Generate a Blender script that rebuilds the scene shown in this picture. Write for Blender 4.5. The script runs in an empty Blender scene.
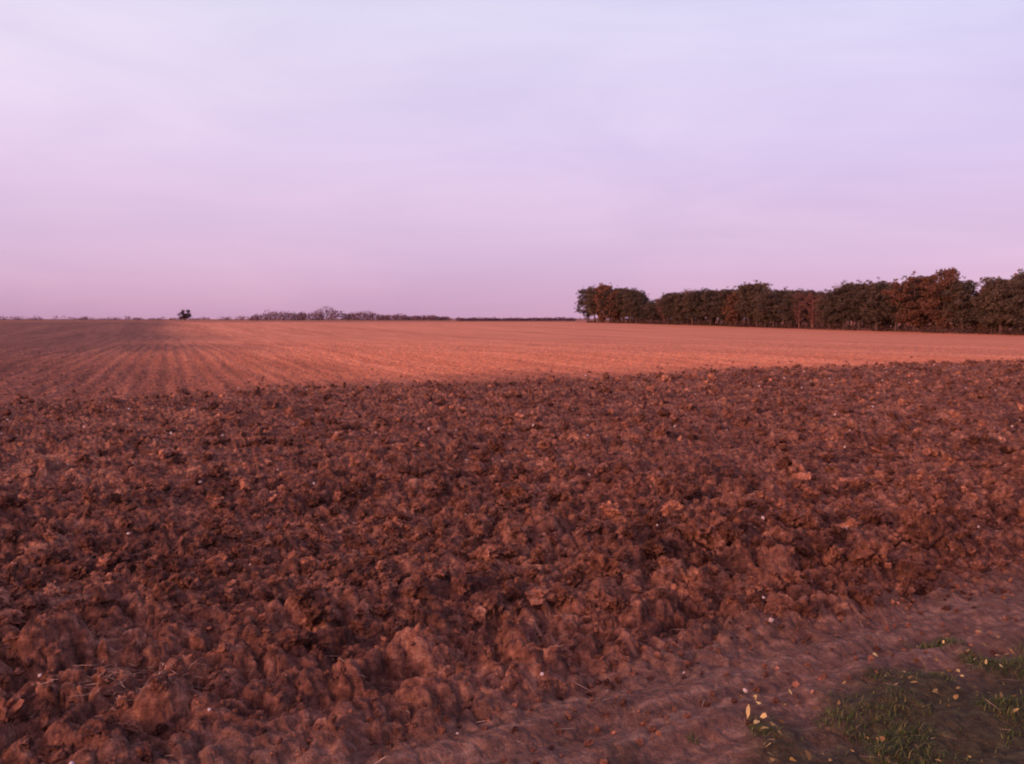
import bpy, bmesh, math, random
import numpy as np
from mathutils import Vector, noise as mn
random.seed(7); rng=np.random.default_rng(11)
sc=bpy.context.scene
sc.view_settings.view_transform='Standard'; sc.view_settings.look='None'; sc.view_settings.exposure=0

# ---------------------------------------------------------------- helpers
def new_mat(name):
    m=bpy.data.materials.new(name); m.use_nodes=True
    nt=m.node_tree; b=nt.nodes['Principled BSDF']
    b.inputs['Roughness'].default_value=0.95
    b.inputs['Specular IOR Level'].default_value=0.12
    return m,nt,b
def N(nt,t,**k):
    n=nt.nodes.new(t)
    for a,v in k.items(): setattr(n,a,v)
    return n
def ramp(nt,fac,stops):
    r=N(nt,'ShaderNodeValToRGB'); e=r.color_ramp.elements
    while len(e)<len(stops): e.new(0.5)
    for i,(p,c) in enumerate(stops):
        e[i].position=p; e[i].color=(c[0],c[1],c[2],1)
    nt.links.new(fac,r.inputs[0]); return r.outputs[0]
def mix(nt,f,a,b,mode='MIX'):
    m=N(nt,'ShaderNodeMix',data_type='RGBA',blend_type=mode)
    for s,v in ((0,f),(6,a),(7,b)):
        if isinstance(v,bpy.types.NodeSocket): nt.links.new(v,m.inputs[s])
        elif isinstance(v,(tuple,list)): m.inputs[s].default_value=(v[0],v[1],v[2],1)
        else: m.inputs[s].default_value=v
    return m.outputs[2]
def math_n(nt,op,a,b=None,c=None,clamp=False):
    m=N(nt,'ShaderNodeMath',operation=op,use_clamp=clamp)
    for i,v in enumerate((a,b,c)):
        if v is None: continue
        if isinstance(v,bpy.types.NodeSocket): nt.links.new(v,m.inputs[i])
        else: m.inputs[i].default_value=v
    return m.outputs[0]
def tex_noise(nt,vec,scale,detail=6,rough=0.6,dist=0):
    n=N(nt,'ShaderNodeTexNoise'); n.inputs['Scale'].default_value=scale
    n.inputs['Detail'].default_value=detail; n.inputs['Roughness'].default_value=rough
    n.inputs['Distortion'].default_value=dist
    if vec is not None: nt.links.new(vec,n.inputs['Vector'])
    return n.outputs[0]
def mesh_np(name,V,F,mats,mi=None,smooth=False):
    V=np.asarray(V,dtype=np.float32); F=np.asarray(F,dtype=np.int32); k=F.shape[1]
    me=bpy.data.meshes.new(name); me.vertices.add(len(V)); me.vertices.foreach_set('co',V.ravel())
    me.loops.add(F.size); me.loops.foreach_set('vertex_index',F.ravel())
    me.polygons.add(len(F)); me.polygons.foreach_set('loop_start',np.arange(0,F.size,k,dtype=np.int32))
    me.polygons.foreach_set('loop_total',np.full(len(F),k,dtype=np.int32))
    if mi is not None: me.polygons.foreach_set('material_index',np.asarray(mi,dtype=np.int32))
    me.update(calc_edges=True)
    me.polygons.foreach_set('use_smooth',np.full(len(F),smooth,dtype=bool))
    for m in mats: me.materials.append(m)
    return me
def add_obj(name,me,loc=(0,0,0),rz=0,s=(1,1,1)):
    o=bpy.data.objects.new(name,me); o.location=loc; o.rotation_euler=(0,0,rz); o.scale=s
    sc.collection.objects.link(o); return o

# ---------------------------------------------------------------- numpy noise
def hsh(ix,iy,seed):
    h=(ix.astype(np.int64)*374761393+iy.astype(np.int64)*668265263+seed*974634777)&0xffffffff
    h=((h^(h>>13))*1274126177)&0xffffffff
    h=((h^(h>>16))*2246822519)&0xffffffff
    h=h^(h>>15)
    return (h&0xffffff)/float(0xffffff)
def vn(x,y,seed=0):
    ix=np.floor(x);iy=np.floor(y);fx=x-ix;fy=y-iy
    fx=fx*fx*fx*(fx*(fx*6-15)+10);fy=fy*fy*fy*(fy*(fy*6-15)+10)
    a=hsh(ix,iy,seed);b=hsh(ix+1,iy,seed);c=hsh(ix,iy+1,seed);d=hsh(ix+1,iy+1,seed)
    return (a*(1-fx)+b*fx)*(1-fy)+(c*(1-fx)+d*fx)*fy*1.0-0.5
def fbm(x,y,o=4,seed=0,g=0.5):
    s=0;a=1;
    for i in range(o):
        s=s+a*vn(x,y,seed+i*17); x,y=(x*1.62+y*1.18)+3.1,(y*1.62-x*1.18)+7.7; a*=g
    return s
def lumps(x,y,cell,seed,keep=0.85):
    X=x/cell;Y=y/cell; ix=np.floor(X);iy=np.floor(Y); out=np.zeros_like(X)
    for dx in (-1,0,1):
        for dy in (-1,0,1):
            cx=ix+dx;cy=iy+dy
            px=cx+hsh(cx,cy,seed);py=cy+hsh(cx,cy,seed+1);r=0.35+0.55*hsh(cx,cy,seed+2)
            hh=hsh(cx,cy,seed+3)
            d2=((X-px)**2+(Y-py)**2)/(r*r)
            out=np.maximum(out,np.where(hh<keep,r*(0.5+0.6*hh)*np.sqrt(np.clip(1-d2,0,1)),0))
    return out
def ss(a,b,x):
    t=np.clip((x-a)/(b-a),0,1); return t*t*(3-2*t)
ang=math.radians(30); NX,NY=-math.sin(ang),math.cos(ang)
RD=math.radians(-20.3); RX,RY=math.sin(RD),math.cos(RD); PX,PY=math.cos(RD),-math.sin(RD)
def zones(x,y):
    v=x*NX+y*NY; t=x*math.cos(ang)+y*math.sin(ang)
    wv=v+0.9*ss(-2,-12,x)+1.0*vn(x*0.12,y*0.12,4)+0.8*vn(x*0.35,y*0.35,5)+0.6*vn(x*1.7,y*1.7,6)+0.7*vn(x*5,y*5,7)
    drill=ss(19.8,21.9,wv)
    plough=ss(3.15,3.75,v+0.4*vn(x*0.35,y*0.35,5)+0.25*vn(x*1.7,y*1.7,6))*(1-drill)
    verge=1-ss(2.40,2.75,v+0.5*vn(x*1.3,y*1.3,8)+0.3*vn(x*5,y*5,9))
    return v,t,wv,drill,plough,verge
def macro(x,y):
    r=np.hypot(x,y)
    return ss(35,100,r)*(-0.42+1.12*ss(85,250,r))
def ground_h(x,y):
    v,t,wv,drill,plough,verge=zones(x,y); r=np.hypot(x,y)
    wx=x+0.10*fbm(x*3,y*3,3,21)+0.022*fbm(x*14,y*14,2,22); wy=y+0.10*fbm(x*3,y*3,3,31)+0.022*fbm(x*14,y*14,2,32)
    h=macro(x,y)
    near=1-ss(60,110,r)
    L1=lumps(wx,wy,0.30,40,0.45); L2=lumps(wx,wy,0.14,50,0.75); L3=lumps(wx,wy,0.06,60,0.9)
    fine=fbm(x*26,y*26,3,70)
    fur=np.sin(2*np.pi*v/0.48+2.2*fbm(x*0.7,y*0.7,2,80))
    fur2=np.sin(2*np.pi*v/2.6+1.0)
    big=1+0.65*ss(3.2,3.9,v)*(1-ss(4.8,7.0,v))
    mod=0.7+1.3*vn(x*0.7,y*0.7,90)
    h=h+plough*(0.030*fur+0.026*fur2+0.08*fbm(x*0.9,y*0.9,3,100)+big*mod*(0.10*L1+0.10*L2)+0.065*L3+0.016*fine-0.045)
    track=(1-drill)*(1-plough)
    h=h+track*near*(0.03*fbm(x*1.8,y*1.8,3,110)+0.010*L2+0.014*L3+0.008*fine+0.014*np.sin(2*np.pi*v/0.30+2*vn(x,y,3))-0.03)
    u=x*PX+y*PY
    h=h+drill*near*(0.014*np.sin(2*np.pi*u/0.5+1.2*vn(x*.5,y*.5,2))+0.05*L2+0.045*L3+0.05*fbm(x*0.5,y*0.5,3,120)-0.02)
    h=h+verge*(1-plough)*0.03
    return h

# ---------------------------------------------------------------- materials
def soil_nodes(nt,b,ground):
    geo=N(nt,'ShaderNodeNewGeometry'); P=geo.outputs['Position']
    n1=tex_noise(nt,P,1.6,4,0.65); n2=tex_noise(nt,P,16,5,0.72); n3=tex_noise(nt,P,0.25,2,0.5)
    f=math_n(nt,'MULTIPLY_ADD',n2,0.62,math_n(nt,'MULTIPLY',n1,0.38))
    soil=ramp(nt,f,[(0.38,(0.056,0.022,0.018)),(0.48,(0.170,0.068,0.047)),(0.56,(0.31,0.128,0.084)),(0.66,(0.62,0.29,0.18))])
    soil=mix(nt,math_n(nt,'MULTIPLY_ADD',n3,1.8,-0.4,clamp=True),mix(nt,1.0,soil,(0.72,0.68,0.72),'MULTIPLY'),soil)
    if ground:
        def attr(n):
            a=N(nt,'ShaderNodeAttribute',attribute_name=n); return a.outputs['Fac']
        def dot(v):
            d=N(nt,'ShaderNodeVectorMath',operation='DOT_PRODUCT'); nt.links.new(P,d.inputs[0]); d.inputs[1].default_value=v; return d.outputs['Value']
        u=dot((PX,PY,0)); w=dot((RX,RY,0)); vv=dot((NX,NY,0)); tt=dot((math.cos(ang),math.sin(ang),0))
        def comb(a,bb,uu=None,ww=None):
            c=N(nt,'ShaderNodeCombineXYZ'); nt.links.new(math_n(nt,'MULTIPLY',uu or u,a),c.inputs[0]); nt.links.new(math_n(nt,'MULTIPLY',ww or w,bb),c.inputs[1]); return c.outputs[0]
        s1=tex_noise(nt,comb(2.2,0.08),1.0,2,0.6); s2=tex_noise(nt,comb(0.25,0.010),1.0,2,0.6); s3=tex_noise(nt,P,5,5,0.8)
        fd=math_n(nt,'ADD',math_n(nt,'MULTIPLY',s1,0.25),math_n(nt,'ADD',math_n(nt,'MULTIPLY',s2,0.18),math_n(nt,'MULTIPLY',s3,0.57)))
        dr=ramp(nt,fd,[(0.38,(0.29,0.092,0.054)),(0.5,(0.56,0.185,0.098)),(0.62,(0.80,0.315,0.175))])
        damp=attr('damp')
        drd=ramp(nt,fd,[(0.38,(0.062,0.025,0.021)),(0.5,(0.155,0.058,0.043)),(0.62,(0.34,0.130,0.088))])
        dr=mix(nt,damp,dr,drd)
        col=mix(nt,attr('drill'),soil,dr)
        ts=tex_noise(nt,comb(9,1.2,vv,tt),1.0,4,0.65)
        ft=math_n(nt,'MULTIPLY_ADD',ts,0.5,math_n(nt,'MULTIPLY',n2,0.5))
        tr=ramp(nt,ft,[(0.36,(0.085,0.040,0.032)),(0.5,(0.185,0.090,0.067)),(0.64,(0.38,0.205,0.15))])
        col=mix(nt,attr('track'),col,tr)
        vg=ramp(nt,n2,[(0.35,(0.040,0.028,0.018)),(0.55,(0.085,0.060,0.034)),(0.7,(0.12,0.105,0.050))])
        col=mix(nt,attr('verge'),col,vg)
    else:
        rnd=ramp(nt,geo.outputs['Random Per Island'],[(0,(0.58,0.56,0.58)),(0.6,(1.0,1.0,1.0)),(0.88,(1.4,1.4,1.35)),(1,(1.95,1.9,1.75))])
        col=mix(nt,1.0,soil,rnd,'MULTIPLY')
    nt.links.new(col,b.inputs['Base Color'])
    bn=tex_noise(nt,P,60,4,0.75); bp=N(nt,'ShaderNodeBump'); bp.inputs['Strength'].default_value=0.9; bp.inputs['Distance'].default_value=0.03
    nt.links.new(bn,bp.inputs['Height']); nt.links.new(bp.outputs[0],b.inputs['Normal'])
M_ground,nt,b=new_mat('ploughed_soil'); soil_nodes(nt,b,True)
M_clod,nt,b=new_mat('clod_soil'); soil_nodes(nt,b,False)
def island_mat(name,stops,transl=0.0,rough=0.9,nscale=None):
    m,nt,b=new_mat(name); g=N(nt,'ShaderNodeNewGeometry'); f=g.outputs['Random Per Island']
    if nscale:
        n=tex_noise(nt,g.outputs['Position'],nscale,2,0.6)
        f=math_n(nt,'ADD',math_n(nt,'MULTIPLY',f,0.45),math_n(nt,'MULTIPLY_ADD',n,1.3,-0.38),clamp=True)
    c=ramp(nt,f,stops)
    oi=N(nt,'ShaderNodeObjectInfo')
    c=mix(nt,1.0,c,ramp(nt,oi.outputs['Random'],[(0,(0.72,0.72,0.74)),(1,(1.25,1.12,1.08))]),'MULTIPLY')
    nt.links.new(c,b.inputs['Base Color']); b.inputs['Roughness'].default_value=rough
    return m
M_pine=island_mat('pine_needles',[(0,(0.040,0.034,0.030)),(0.5,(0.082,0.062,0.048)),(1,(0.158,0.112,0.078))],nscale=0.7)
M_oak=island_mat('autumn_leaves',[(0,(0.072,0.038,0.030)),(0.5,(0.145,0.069,0.047)),(1,(0.25,0.115,0.068))],nscale=0.7)
M_bark=island_mat('bark',[(0,(0.07,0.046,0.042)),(1,(0.12,0.076,0.066))])
M_twig=island_mat('twigs',[(0,(0.13,0.06,0.055)),(1,(0.20,0.09,0.08))])
M_scrub=island_mat('scrub',[(0,(0.042,0.027,0.025)),(0.5,(0.085,0.048,0.040)),(1,(0.15,0.078,0.062))],nscale=0.4)
M_far=island_mat('hazy_foliage',[(0,(0.135,0.076,0.100)),(1,(0.23,0.132,0.16))])  # aerial haze painted into the leaf colour: paler, purplish
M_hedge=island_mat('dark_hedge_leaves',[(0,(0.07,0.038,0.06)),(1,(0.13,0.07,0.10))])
M_grass=island_mat('grass_blades',[(0,(0.026,0.038,0.012)),(0.6,(0.060,0.084,0.025)),(1,(0.17,0.14,0.06))])
M_leaf=island_mat('fallen_leaf',[(0,(0.15,0.075,0.035)),(0.6,(0.32,0.21,0.08)),(1,(0.62,0.46,0.19))])
M_straw=island_mat('straw',[(0,(0.26,0.15,0.10)),(1,(0.48,0.32,0.23))])
M_flint=island_mat('flint',[(0,(0.35,0.24,0.22)),(1,(0.80,0.64,0.62))])

# ---------------------------------------------------------------- ground sheet
fr=np.radians(np.linspace(-42,42,1050)); bk=np.radians(np.linspace(42,318,90))[1:-1]
A=np.concatenate([fr,bk])
R=np.concatenate([np.linspace(0.3,2.2,20)[:-1],np.geomspace(2.2,45,700)[:-1],np.geomspace(45,300,170)[:-1],np.geomspace(300,7000,50)])
RR,AA=np.meshgrid(R,A,indexing='ij'); GX=RR*np.sin(AA); GY=RR*np.cos(AA)
gx=GX.ravel(); gy=GY.ravel()
gx=np.append(gx,0.0); gy=np.append(gy,0.0)
gz=ground_h(gx,gy)
V=np.stack([gx,gy,gz],1); nr,na=len(R),len(A)
i=np.arange(nr-1)[:,None]; j=np.arange(na)[None,:]; j2=(j+1)%na
F=np.stack([i*na+j,i*na+j2,(i+1)*na+j2,(i+1)*na+j],-1).reshape(-1,4)[:,::-1]
ja=np.arange(0,na-1,2); c0=len(V)-1   # close the middle of the sheet under the viewer
Fc=np.stack([np.full(len(ja),c0),ja,ja+1,np.minimum(ja+2,na-1)],1)[:,::-1]
Fc=Fc[Fc[:,0]!=Fc[:,1]]
F=np.concatenate([F,Fc,np.array([[c0,0,na-1,na-2]])])
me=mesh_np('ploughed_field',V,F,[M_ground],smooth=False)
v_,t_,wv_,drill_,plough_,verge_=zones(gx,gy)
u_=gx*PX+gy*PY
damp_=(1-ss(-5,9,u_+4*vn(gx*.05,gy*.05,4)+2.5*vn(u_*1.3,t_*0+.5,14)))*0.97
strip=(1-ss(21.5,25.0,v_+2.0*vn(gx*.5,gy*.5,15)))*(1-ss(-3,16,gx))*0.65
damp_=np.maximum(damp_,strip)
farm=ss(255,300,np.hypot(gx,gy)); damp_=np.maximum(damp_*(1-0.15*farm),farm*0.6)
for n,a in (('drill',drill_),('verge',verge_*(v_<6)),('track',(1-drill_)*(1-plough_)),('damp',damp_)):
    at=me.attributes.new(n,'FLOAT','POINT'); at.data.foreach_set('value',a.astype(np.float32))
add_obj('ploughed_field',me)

# ---------------------------------------------------------------- clods
def ico(sub):
    bm=bmesh.new(); bmesh.ops.create_icosphere(bm,subdivisions=sub,radius=1)
    v=np.array([p.co[:] for p in bm.verts]); f=np.array([[q.index for q in p.verts] for p in bm.faces]); bm.free(); return v,f
def variants(sub,n,am=1.0):
    v,f=ico(sub); out=[]
    for k in range(n):
        o=Vector((k*7.3,k*3.1,k*5.7)); w=[]
        for p in v:
            q=Vector(p)
            d=1+am*(0.55*mn.noise(q*1.2+o)+0.42*mn.noise(q*2.6+o)+0.30*mn.noise(q*5.5+o)+0.20*mn.noise(q*11+o))
            vd=mn.voronoi(q*1.9+o)[0]; d-=am*0.42*(0.5-min(0.5,(vd[1]-vd[0])))
            w.append(q*d)
        w=np.array([x[:] for x in w]); w*=np.array([1.0,0.6+0.35*random.random(),0.50+0.3*random.random()]); out.append(w)
    return out,f
def rotmats(n,tilt):
    a=rng.uniform(0,2*np.pi,n); b=rng.normal(0,tilt,n); c=rng.normal(0,tilt,n)
    ca,sa,cb,sb,cc,sc_=np.cos(a),np.sin(a),np.cos(b),np.sin(b),np.cos(c),np.sin(c); z=np.zeros(n); o=np.ones(n)
    Rz=np.stack([ca,-sa,z,sa,ca,z,z,z,o],1).reshape(n,3,3); Ry=np.stack([cb,z,sb,z,o,z,-sb,z,cb],1).reshape(n,3,3); Rx=np.stack([o,z,z,z,cc,-sc_,z,sc_,cc],1).reshape(n,3,3)
    return Rx@Ry@Rz
def scatter(pos,rad,sub,nv,tilt=0.5,am=1.0):
    vs,f=variants(sub,nv,am); n=len(pos); which=rng.integers(0,nv,n); Rm=rotmats(n,tilt)
    base=np.stack(vs)[which]*rad[:,None,None]
    W=np.einsum('nij,nkj->nki',Rm,base)+pos[:,None,:]
    k=base.shape[1]; F=f[None]+ (np.arange(n)*k)[:,None,None]
    return W.reshape(-1,3),F.reshape(-1,3)
def sample(n,x0,x1,y0,y1):
    return rng.uniform(x0,x1,n),rng.uniform(y0,y1,n)
parts=[]
def clods(n,box,rfun,cond,sub,nv,sink):
    x,y=sample(n,*box); v,t,wv,dr,pl,ve=zones(x,y); r=np.hypot(x,y)
    k=(np.abs(x)<0.70*y+1.6)&(y>1.5)&cond(v,r,pl,x,y); x,y,v=x[k],y[k],v[k]
    rad=rfun(len(x),v); z=ground_h(x,y)+rad*sink
    parts.append(scatter(np.stack([x,y,z],1),rad,sub,nv)); print('clods',len(x))
clump=lambda x,y:(vn(x*1.1,y*1.1,200)+0.5)
clods(1000,(-6,14,2,13),lambda n,v:np.clip(rng.lognormal(-2.5,0.33,n),0.05,0.15),lambda v,r,p,x,y:(v>3.4)&(v<5.3)&(clump(x,y)>0.45),4,16,0.45)
clods(600,(-8,13,2,14),lambda n,v:np.clip(rng.lognormal(-2.75,0.25,n),0.04,0.11),lambda v,r,p,x,y:(p>.5)&(clump(x,y)>0.3),4,14,0.45)
clods(12000,(-8,13,2,11),lambda n,v:np.clip(rng.lognormal(-3.4,0.42,n),0.015,0.08),lambda v,r,p,x,y:(p>0.5)&(r<9.5)&(clump(x,y)>0.22),3,20,0.4)
clods(30000,(-8,13,2,11),lambda n,v:rng.uniform(0.008,0.022,n),lambda v,r,p,x,y:((v>3.2)|((v>2.6)&(rng.random(len(v))<.3)))&(r<8),2,16,0.4)
clods(23000,(-24,32,8,38),lambda n,v:np.clip(rng.lognormal(-3.0,0.42,n),0.03,0.13),lambda v,r,p,x,y:(p>0.25)&(r>=9)&(clump(x,y)>0.2),2,24,0.35)
clods(4500,(-24,32,16,40),lambda n,v:np.clip(rng.lognormal(-3.1,0.3,n),0.025,0.08),lambda v,r,p,x,y:(v>20.3)&(rng.random(len(v))<np.exp(-(v-20.3)/2.0)),2,24,0.1)
off=0; VV=[];FF=[]
for a,f in parts: VV.append(a); FF.append(f+off); off+=len(a)
add_obj('soil_clods',mesh_np('soil_clods',np.concatenate(VV),np.concatenate(FF),[M_clod]))
x,y=sample(1000,-22,30,2.5,36); v,_,_,dr,pl,ve=zones(x,y); k=(np.abs(x)<0.8*y+2)&(v>2.2)&(v<21); x,y=x[k],y[k]
rad=rng.uniform(0.006,0.015,len(x))*(1+np.hypot(x,y)/30); P3=np.stack([x,y,ground_h(x,y)+0.025+rad],1)
a,f=scatter(P3,rad,2,8,0.6,0.6); add_obj('flint_stones',mesh_np('flint_stones',a,f,[M_flint]))

# ---------------------------------------------------------------- grass, leaves, straw
def blades(x,y,z,L,wd,lean,name,mat):
    n=len(x); a=rng.uniform(0,2*np.pi,n); d=np.stack([np.cos(a),np.sin(a),np.zeros(n)],1); s=np.stack([-np.sin(a),np.cos(a),np.zeros(n)],1)
    b=np.stack([x,y,z],1); up=np.array([0,0,1.0]); ln=lean[:,None]; Lc=L[:,None]; w=wd[:,None]
    p0=b-s*w;p1=b+s*w; m=b+up*Lc*0.55+d*Lc*ln*0.35; p2=m+s*w*0.7;p3=m-s*w*0.7; e=b+up*Lc*(1-0.35*ln)+d*Lc*ln
    p4=e+s*w*0.15; p5=e-s*w*0.15
    V=np.stack([p0,p1,p2,p3,p4,p5],1).reshape(-1,3); o=(np.arange(n)*6)[:,None]
    F=np.concatenate([o+np.array([[0,1,2,3]]),o+np.array([[3,2,4,5]])]); add_obj(name,mesh_np(name,V,F,[mat]))
x,y=sample(460000,-1,9,1.2,8); v,_,_,dr,pl,ve=zones(x,y)
pn=1.25*fbm(x*2.8+5,y*2.8,4,310)+0.30*np.exp(-((x-2.15)**2+(y-4.05)**2)/0.30)+0.42*np.exp(-((x-1.42)**2+(y-4.0)**2)/0.015)+0.22*ss(2.0,2.8,x)-0.22*(1-ss(1.0,1.5,x))-0.05*(1-ss(3.3,3.7,y))
k=((ve>0.4)|(pn>0.45))&(v<2.9)&(rng.random(len(x))<np.clip((pn+0.14)*2.4,0.03,1))&(v>-0.3)&(x>0.28*y-0.35); x,y,pn=x[k],y[k],pn[k]
print('grass',len(x))
L=rng.uniform(0.010,0.034,len(x))*(1+0.9*np.clip(pn+0.1,0,0.6))
blades(x,y,ground_h(x,y)-0.004,L,rng.uniform(0.0012,0.0028,len(x)),rng.uniform(0.3,1.7,len(x)),'verge_grass',M_grass)
def flat_bits(x,y,L,W,lift,name,mat,curl=0.3):
    n=len(x); a=rng.uniform(0,2*np.pi,n); ti=rng.normal(0,curl,n)
    d=np.stack([np.cos(a),np.sin(a),ti],1); s=np.stack([-np.sin(a),np.cos(a),rng.normal(0,curl,n)],1)
    c=np.stack([x,y,ground_h(x,y)+lift],1); L=L[:,None];W=W[:,None]; up=np.array([0,0,1.])
    pts=[c-d*L,c-d*L*.3+s*W+up*W*.4,c+d*L*.4+s*W*.8+up*W*.3,c+d*L,c+d*L*.4-s*W*.8+up*W*.3,c-d*L*.3-s*W+up*W*.4]
    V=np.stack(pts,1).reshape(-1,3); o=(np.arange(n)*6)[:,None]
    F=np.concatenate([o+np.array([[0,1,2,5]]),o+np.array([[5,2,3,4]])])
    add_obj(name,mesh_np(name,V,F,[mat]))
x,y=sample(15000,0.3,8,1.5,8); v,_,_,_,_,ve=zones(x,y); k=(v<2.85)&(x>.9)&(rng.random(len(x))<0.8*np.clip(vn(x*2.2,y*2.2,57)*1.6+0.30+0.5*np.exp(-((x-1.95)**2+(y-3.95)**2)/0.15),0.05,1)); x,y=x[k],y[k]
flat_bits(x,y,rng.uniform(0.005,0.020,len(x)),rng.uniform(0.004,0.013,len(x)),0.022,'fallen_leaves',M_leaf,0.5)
x,y=sample(2200,-9,10,2.2,12); v,_,_,_,_,ve=zones(x,y); k=(v>2)&(np.abs(x)<.8*y+1)&(rng.random(len(x))<np.clip(vn(x*.8,y*.8,66)+0.35,0.05,1)); x,y=x[k],y[k]
xa=np.concatenate([x,rng.normal(-1.62,0.16,110)]); ya=np.concatenate([y,rng.normal(3.9,0.12,110)])
flat_bits(xa,ya,rng.uniform(0.015,0.06,len(xa)),np.full(len(xa),0.0014),0.04,'straw_stubble',M_straw,0.15)

# ---------------------------------------------------------------- trees
def tube(V,F,pts,rad,n=6):
    o=len(V)
    for k,(p,r) in enumerate(zip(pts,rad)):
        d=(pts[min(k+1,len(pts)-1)]-pts[max(k-1,0)]).normalized()
        s=d.cross(Vector((0.3,1,0.1))).normalized(); t=d.cross(s)
        for q in range(n):
            a=2*math.pi*q/n; V.append((p+s*math.cos(a)*r+t*math.sin(a)*r)[:])
    for k in range(len(pts)-1):
        for q in range(n):
            F.append((o+k*n+q,o+k*n+(q+1)%n,o+(k+1)*n+(q+1)%n,o+(k+1)*n+q))
def leafq(C,size,asp=0.55):
    n=len(C); d=rng.normal(size=(n,3)); d/=np.linalg.norm(d,axis=1)[:,None]
    e=rng.normal(size=(n,3)); s=np.cross(d,e); s/=np.linalg.norm(s,axis=1)[:,None]
    L=(size*rng.uniform(0.6,1.3,n))[:,None]
    V=np.stack([C-d*L,C+s*L*asp,C+d*L,C-s*L*asp],1).reshape(-1,3)
    return V,np.arange(4*n).reshape(-1,4)
def clump_pts(c,rx,rz,n):
    d=rng.normal(size=(n,3)); d/=np.linalg.norm(d,axis=1)[:,None]; r=rng.uniform(0.25,1,n)**0.6
    return np.array(c)+d*r[:,None]*np.array([rx,rx,rz])
def make_tree(name,kind,seed,zlow=None):
    rd=random.Random(seed); V=[];F=[]; H=8.0
    lean=Vector((rd.uniform(-.5,.5),rd.uniform(-.5,.5),0))
    tp=[Vector((0,0,-0.2))+lean*(k/7)**1.5+Vector((rd.uniform(-.07,.07),rd.uniform(-.07,.07),0))*(k>0)+Vector((0,0,H*0.93*k/7+0.0)) for k in range(8)]
    tube(V,F,tp,[0.19*(1-0.85*k/7) for k in range(8)],7)
    C=[]; z0={'pine':rd.uniform(.14,.34),'oak':0.12,'bare':0.2}[kind]; Wd={'pine':2.3,'oak':2.5,'bare':1.9}[kind]*rd.uniform(.8,1.2)
    if zlow: z0=zlow
    pk=rd.uniform(-.12,.16)
    nl={'pine':38,'oak':38,'bare':26}[kind]
    for l in range(nl):
        f=z0+(0.95-z0)*((l+rd.random())/nl); zc=(z0+1)/2+0.02+pk*.5; q=(f-zc)/((1-z0)/2*1.05+abs(pk)*.5)
        Lr=Wd*math.sqrt(max(0.04,1-abs(q)**(2.2 if q<0 else 1.6)))*rd.uniform(.45,1.12)
        a=l*2.4+rd.uniform(-.5,.5); k=f*7/0.93; k0=min(6,int(k)); b=tp[k0].lerp(tp[k0+1],min(1,k-k0))
        b=b-Vector((0,0,Lr*0.18))
        end=b+Vector((math.cos(a)*Lr,math.sin(a)*Lr,Lr*rd.uniform(.05,.38)))
        mid=b.lerp(end,.5)+Vector((0,0,-.1*Lr))
        tube(V,F,[b,mid,end],[.07,.045,.015],4)
        if kind=='bare':
            for s in range(16):
                p=b.lerp(end,rd.uniform(.25,1)); e2=p+Vector((rd.gauss(0,.5),rd.gauss(0,.5),rd.uniform(.2,1.1)))
                tube(V,F,[p,p.lerp(e2,.5)+Vector((rd.uniform(-.1,.1),rd.uniform(-.1,.1),0)),e2],[.022,.016,.008],3)
            if rd.random()<0.7: C.append(clump_pts(end,.6,.5,22))
        else:
            rr=rd.uniform(.42,.85)
            C.append(clump_pts(end,rr,rr*.68,int(130*rr)))
            if rd.random()<.8: C.append(clump_pts(b.lerp(end,rd.uniform(.4,.7))+Vector((0,0,.2)),rr*.9,rr*.6,int(90*rr)))
            for s in range(4):
                C.append(clump_pts(end+Vector((rd.gauss(0,.55),rd.gauss(0,.55),rd.gauss(0,.38))),.28,.22,12))
    if kind!='bare': C.append(clump_pts(tp[7]+Vector((0,0,.0)),.6,.4,60))
    C=np.concatenate(C); hi=C[:,2]>H+.2; C=C[~(hi&(rng.random(len(C))<.7))]
    lv,lf=leafq(C,{'pine':.15,'oak':.16,'bare':.1}[kind],.5)
    nV=len(V); allV=np.concatenate([np.array(V),lv]); allF=np.concatenate([np.array(F),lf+nV])
    mi=np.concatenate([np.zeros(len(F)),np.ones(len(lf))])
    mats={'pine':[M_bark,M_pine],'oak':[M_bark,M_oak],'bare':[M_twig,M_oak]}[kind]
    return mesh_np(name,allV,allF,mats,mi)
PN=[make_tree('pine_mesh','pine',s) for s in range(10)]
OK=[make_tree('oak_mesh','oak',50+s) for s in range(4)]
BR=[make_tree('bare_mesh','bare',90+s) for s in range(3)]
prof=[(80,7.2),(100,7.3),(109,7.5),(111.5,7.1),(113,5.2),(115.5,5.4),(117,7.9),(121,8.6),(125,8.4),(128,7.5),(134,7.5),(141,7.4),(143.5,6.3),(148,6.6),(152,6.9),(160,7.0),(164,8.6),(167,8.4),(170,6.8),(182,7.5),(195,7.5),(201,5.6),(206,5.2),(210,8.2),(225,9.6),(234,9.2),(246,7.8)]
py_=[p[0] for p in prof]; pv_=[p[1] for p in prof]
def place(kind,x,y,Ht):
    me=random.choice({'pine':PN,'oak':OK,'bare':BR}[kind]); s=Ht/8.0; z=float(ground_h(np.array([x]),np.array([y]))[0])
    w=s*random.uniform(.9,1.2) if Ht<8 else s*random.uniform(.88,1.05)
    add_obj({'pine':'pine_tree','oak':'oak_tree','bare':'birch_tree'}[kind],me,(x,y,z-0.05),random.uniform(0,6.28),(w,w,s))
y=238.0
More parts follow.
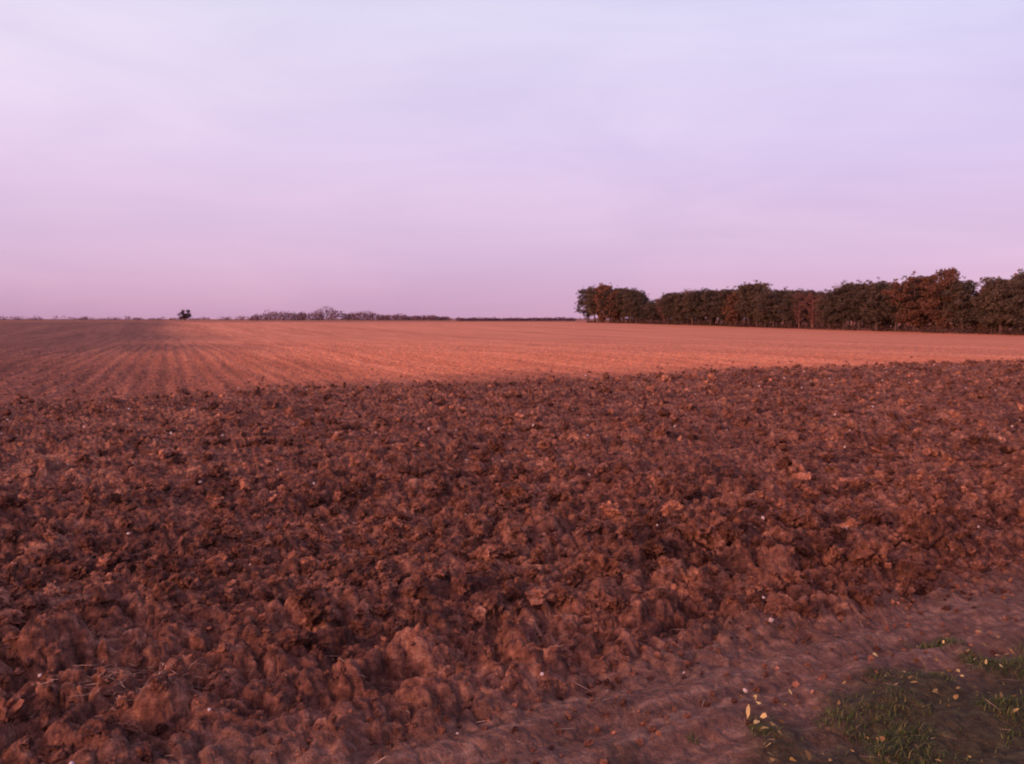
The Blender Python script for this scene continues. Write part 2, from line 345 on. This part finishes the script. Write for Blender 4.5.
while y>82:
    x=17.5+.3045*(245-y)
    for row in range(5):
        ox=row*random.uniform(4.0,5.2); xx=x+.957*ox+random.uniform(-.6,.6); yy=y+.291*ox+random.uniform(-1.2,1.2)
        ye=yy-.291*ox-ox*1.48*(yy/180.)   # the stand keeps the height of its edge
        Ht=float(np.interp(max(85,ye) if row else y,py_,pv_))*random.uniform(.86,1.04)
        kind='pine'
        if 116.5<y<127: kind='oak' if (row<2 and 118<y<124) or random.random()<.3 else 'pine'
        elif 143<y<150: kind='bare' if row<3 else 'oak'
        elif random.random()<.07: kind=random.choice(['oak','bare'])
        if row>0 and random.random()<.18: continue
        place(kind,xx,yy,Ht)
    y-=random.uniform(2.8,4.3)
C=[]
for k in range(520):
    yy=random.uniform(80,238); ox=random.choice([random.uniform(-1,2),random.uniform(4,22),random.uniform(4,22)]); xx=17.5+.3045*(245-yy)+.957*ox; yy+=.291*ox
    z=float(macro(np.array([xx]),np.array([yy]))[0]); hh=random.uniform(.3,1.0)*(1.9 if ox>5 else 1)
    C.append(clump_pts((xx,yy,z+hh*.5),random.uniform(.7,1.8),hh,60))
lv,lf=leafq(np.concatenate(C),.17,.4); add_obj('woodland_undergrowth',mesh_np('woodland_undergrowth',lv,lf,[M_scrub]))

# ---------------------------------------------------------------- distant trees
def far_clumps(spec,name,mat,size):
    C=[]
    for (x,yv,w,h,n) in spec:
        z=float(macro(np.array([x]),np.array([yv]))[0]); C.append(clump_pts((x,yv,z+h*.42),w,h*.58,n))
    lv,lf=leafq(np.concatenate(C),size,.55); add_obj(name,mesh_np(name,lv,lf,[mat]))
D=600.
def X(px,d): return (px-512)/924*d
spec=[]
prof2=[(258,2.5),(264,4.5),(275,7.5),(284,6),(296,5.5),(305,6.3),(316,5),(324,9.2),(330,10.2),(338,7.8),(345,5),(360,6),(372,6.5),(384,3.5),(398,4.6),(410,3),(432,3.6),(445,2.6)]
for px in np.arange(258,448,2.0):
    h=float(np.interp(px,[p[0] for p in prof2],[p[1] for p in prof2]))*random.uniform(.82,1.08)
    spec.append((X(px,D),D+random.uniform(-15,15),random.uniform(2.6,4.2),h,110))
for px in np.arange(-250,258,5.0):
    spec.append((X(px,800),800+random.uniform(-30,30),random.uniform(3,6),random.uniform(1.6,4.2),60))
for px in np.arange(448,760,5.0):
    spec.append((X(px,800),800+random.uniform(-30,30),random.uniform(3,5),random.uniform(1.4,2.8),45))
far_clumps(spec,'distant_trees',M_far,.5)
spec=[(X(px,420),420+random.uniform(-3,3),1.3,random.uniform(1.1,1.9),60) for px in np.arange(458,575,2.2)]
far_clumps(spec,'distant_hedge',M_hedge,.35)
# lone round-crowned tree out in the field
tx,ty,tz=X(186,560),560,.7; Vt=[];Ft=[]
tube(Vt,Ft,[Vector((tx,ty,tz-.3)),Vector((tx+.1,ty,tz+1.5)),Vector((tx,ty,tz+4))],[.4,.32,.15],7)
C=[]
for k in range(38):
    a=k*2.4; hh=random.uniform(0,1); rr=3.9*math.sqrt(max(0,1-(hh*1.6-.7)**2*.8))*random.uniform(.3,1)
    e=Vector((tx+math.cos(a)*rr,ty+math.sin(a)*rr,tz+1.2+hh*4.8)); tube(Vt,Ft,[Vector((tx,ty,tz+1.0+hh*1.5)),e],[.12,.04],4)
    C.append(clump_pts(e,random.uniform(.8,1.25),random.uniform(.6,.9),70))
lv,lf=leafq(np.concatenate(C),.28,.5); nV=len(Vt)
add_obj('field_tree',mesh_np('field_tree',np.concatenate([np.array(Vt),lv]),np.concatenate([np.array(Ft),lf+nV]),[M_bark,M_hedge],np.concatenate([np.zeros(len(Ft)),np.ones(len(lf))])))

# ---------------------------------------------------------------- world
w=bpy.data.worlds.new('World'); sc.world=w; w.use_nodes=True; nt=w.node_tree; nt.nodes.clear()
out=N(nt,'ShaderNodeOutputWorld'); bg=N(nt,'ShaderNodeBackground'); nt.links.new(bg.outputs[0],out.inputs[0])
tc=N(nt,'ShaderNodeTexCoord'); D3=tc.outputs['Generated']; sep=N(nt,'ShaderNodeSeparateXYZ'); nt.links.new(D3,sep.inputs[0])
def lin(c): return tuple(((v/255+.055)/1.055)**2.4 if v>10 else v/255/12.92 for v in c)
left=ramp(nt,sep.outputs[2],[(0,lin((196,150,184))),(.06,lin((216,181,213))),(.17,lin((232,209,239))),(.30,lin((239,230,249))),(.55,lin((208,204,238))),(1,lin((165,168,215)))])
right=ramp(nt,sep.outputs[2],[(0,lin((214,167,201))),(.06,lin((221,185,220))),(.17,lin((220,201,239))),(.30,lin((212,208,243))),(.55,lin((182,188,235))),(1,lin((150,160,215)))])
fx=math_n(nt,'MULTIPLY_ADD',sep.outputs[0],1.0,0.5,clamp=True)
sky=mix(nt,fx,left,right)
mp=N(nt,'ShaderNodeMapping'); mp.inputs['Scale'].default_value=(1.6,1.6,7); mp.inputs['Rotation'].default_value=(0.0,0.14,0); nt.links.new(D3,mp.inputs[0])
cl=tex_noise(nt,mp.outputs[0],1.7,6,0.55,0.5)
sky=mix(nt,1.0,sky,ramp(nt,cl,[(.3,(.93,.925,.96)),(.7,(1.07,1.055,1.03))]),'MULTIPLY')
SE,SA=math.radians(13),math.radians(226)   # azimuth clockwise from +Y
sd=(math.sin(SA)*math.cos(SE),math.cos(SA)*math.cos(SE),math.sin(SE))
dp=N(nt,'ShaderNodeVectorMath',operation='DOT_PRODUCT'); nt.links.new(D3,dp.inputs[0]); dp.inputs[1].default_value=sd
g=math_n(nt,'POWER',math_n(nt,'MAXIMUM',dp.outputs['Value'],0.0),3.0)
sky=mix(nt,1.0,sky,mix(nt,g,(0,0,0),(2.0,0.72,0.40)),'ADD')
ns=N(nt,'ShaderNodeTexSky',sky_type='NISHITA'); ns.sun_disc=False; ns.sun_elevation=SE; ns.sun_rotation=SA
sky=mix(nt,0.008,sky,ns.outputs[0],'ADD')
nt.links.new(sky,bg.inputs[0]); bg.inputs[1].default_value=0.97
s=bpy.data.lights.new('sun','SUN'); s.energy=2.3; s.angle=math.radians(8); s.color=(1,.54,.35)
so=bpy.data.objects.new('sun',s); sc.collection.objects.link(so); so.rotation_euler=(-Vector(sd)).to_track_quat('-Z','Y').to_euler()

# ---------------------------------------------------------------- camera
c=bpy.data.cameras.new('camera'); co=bpy.data.objects.new('camera',c); sc.collection.objects.link(co); sc.camera=co
c.sensor_width=36; c.lens=32.5; c.clip_end=12000; c.clip_start=0.05
co.location=(0,0,1.6); co.rotation_euler=(math.radians(90-3.9),0,0)
c.dof.use_dof=True; c.dof.focus_distance=1.0; c.dof.aperture_fstop=18
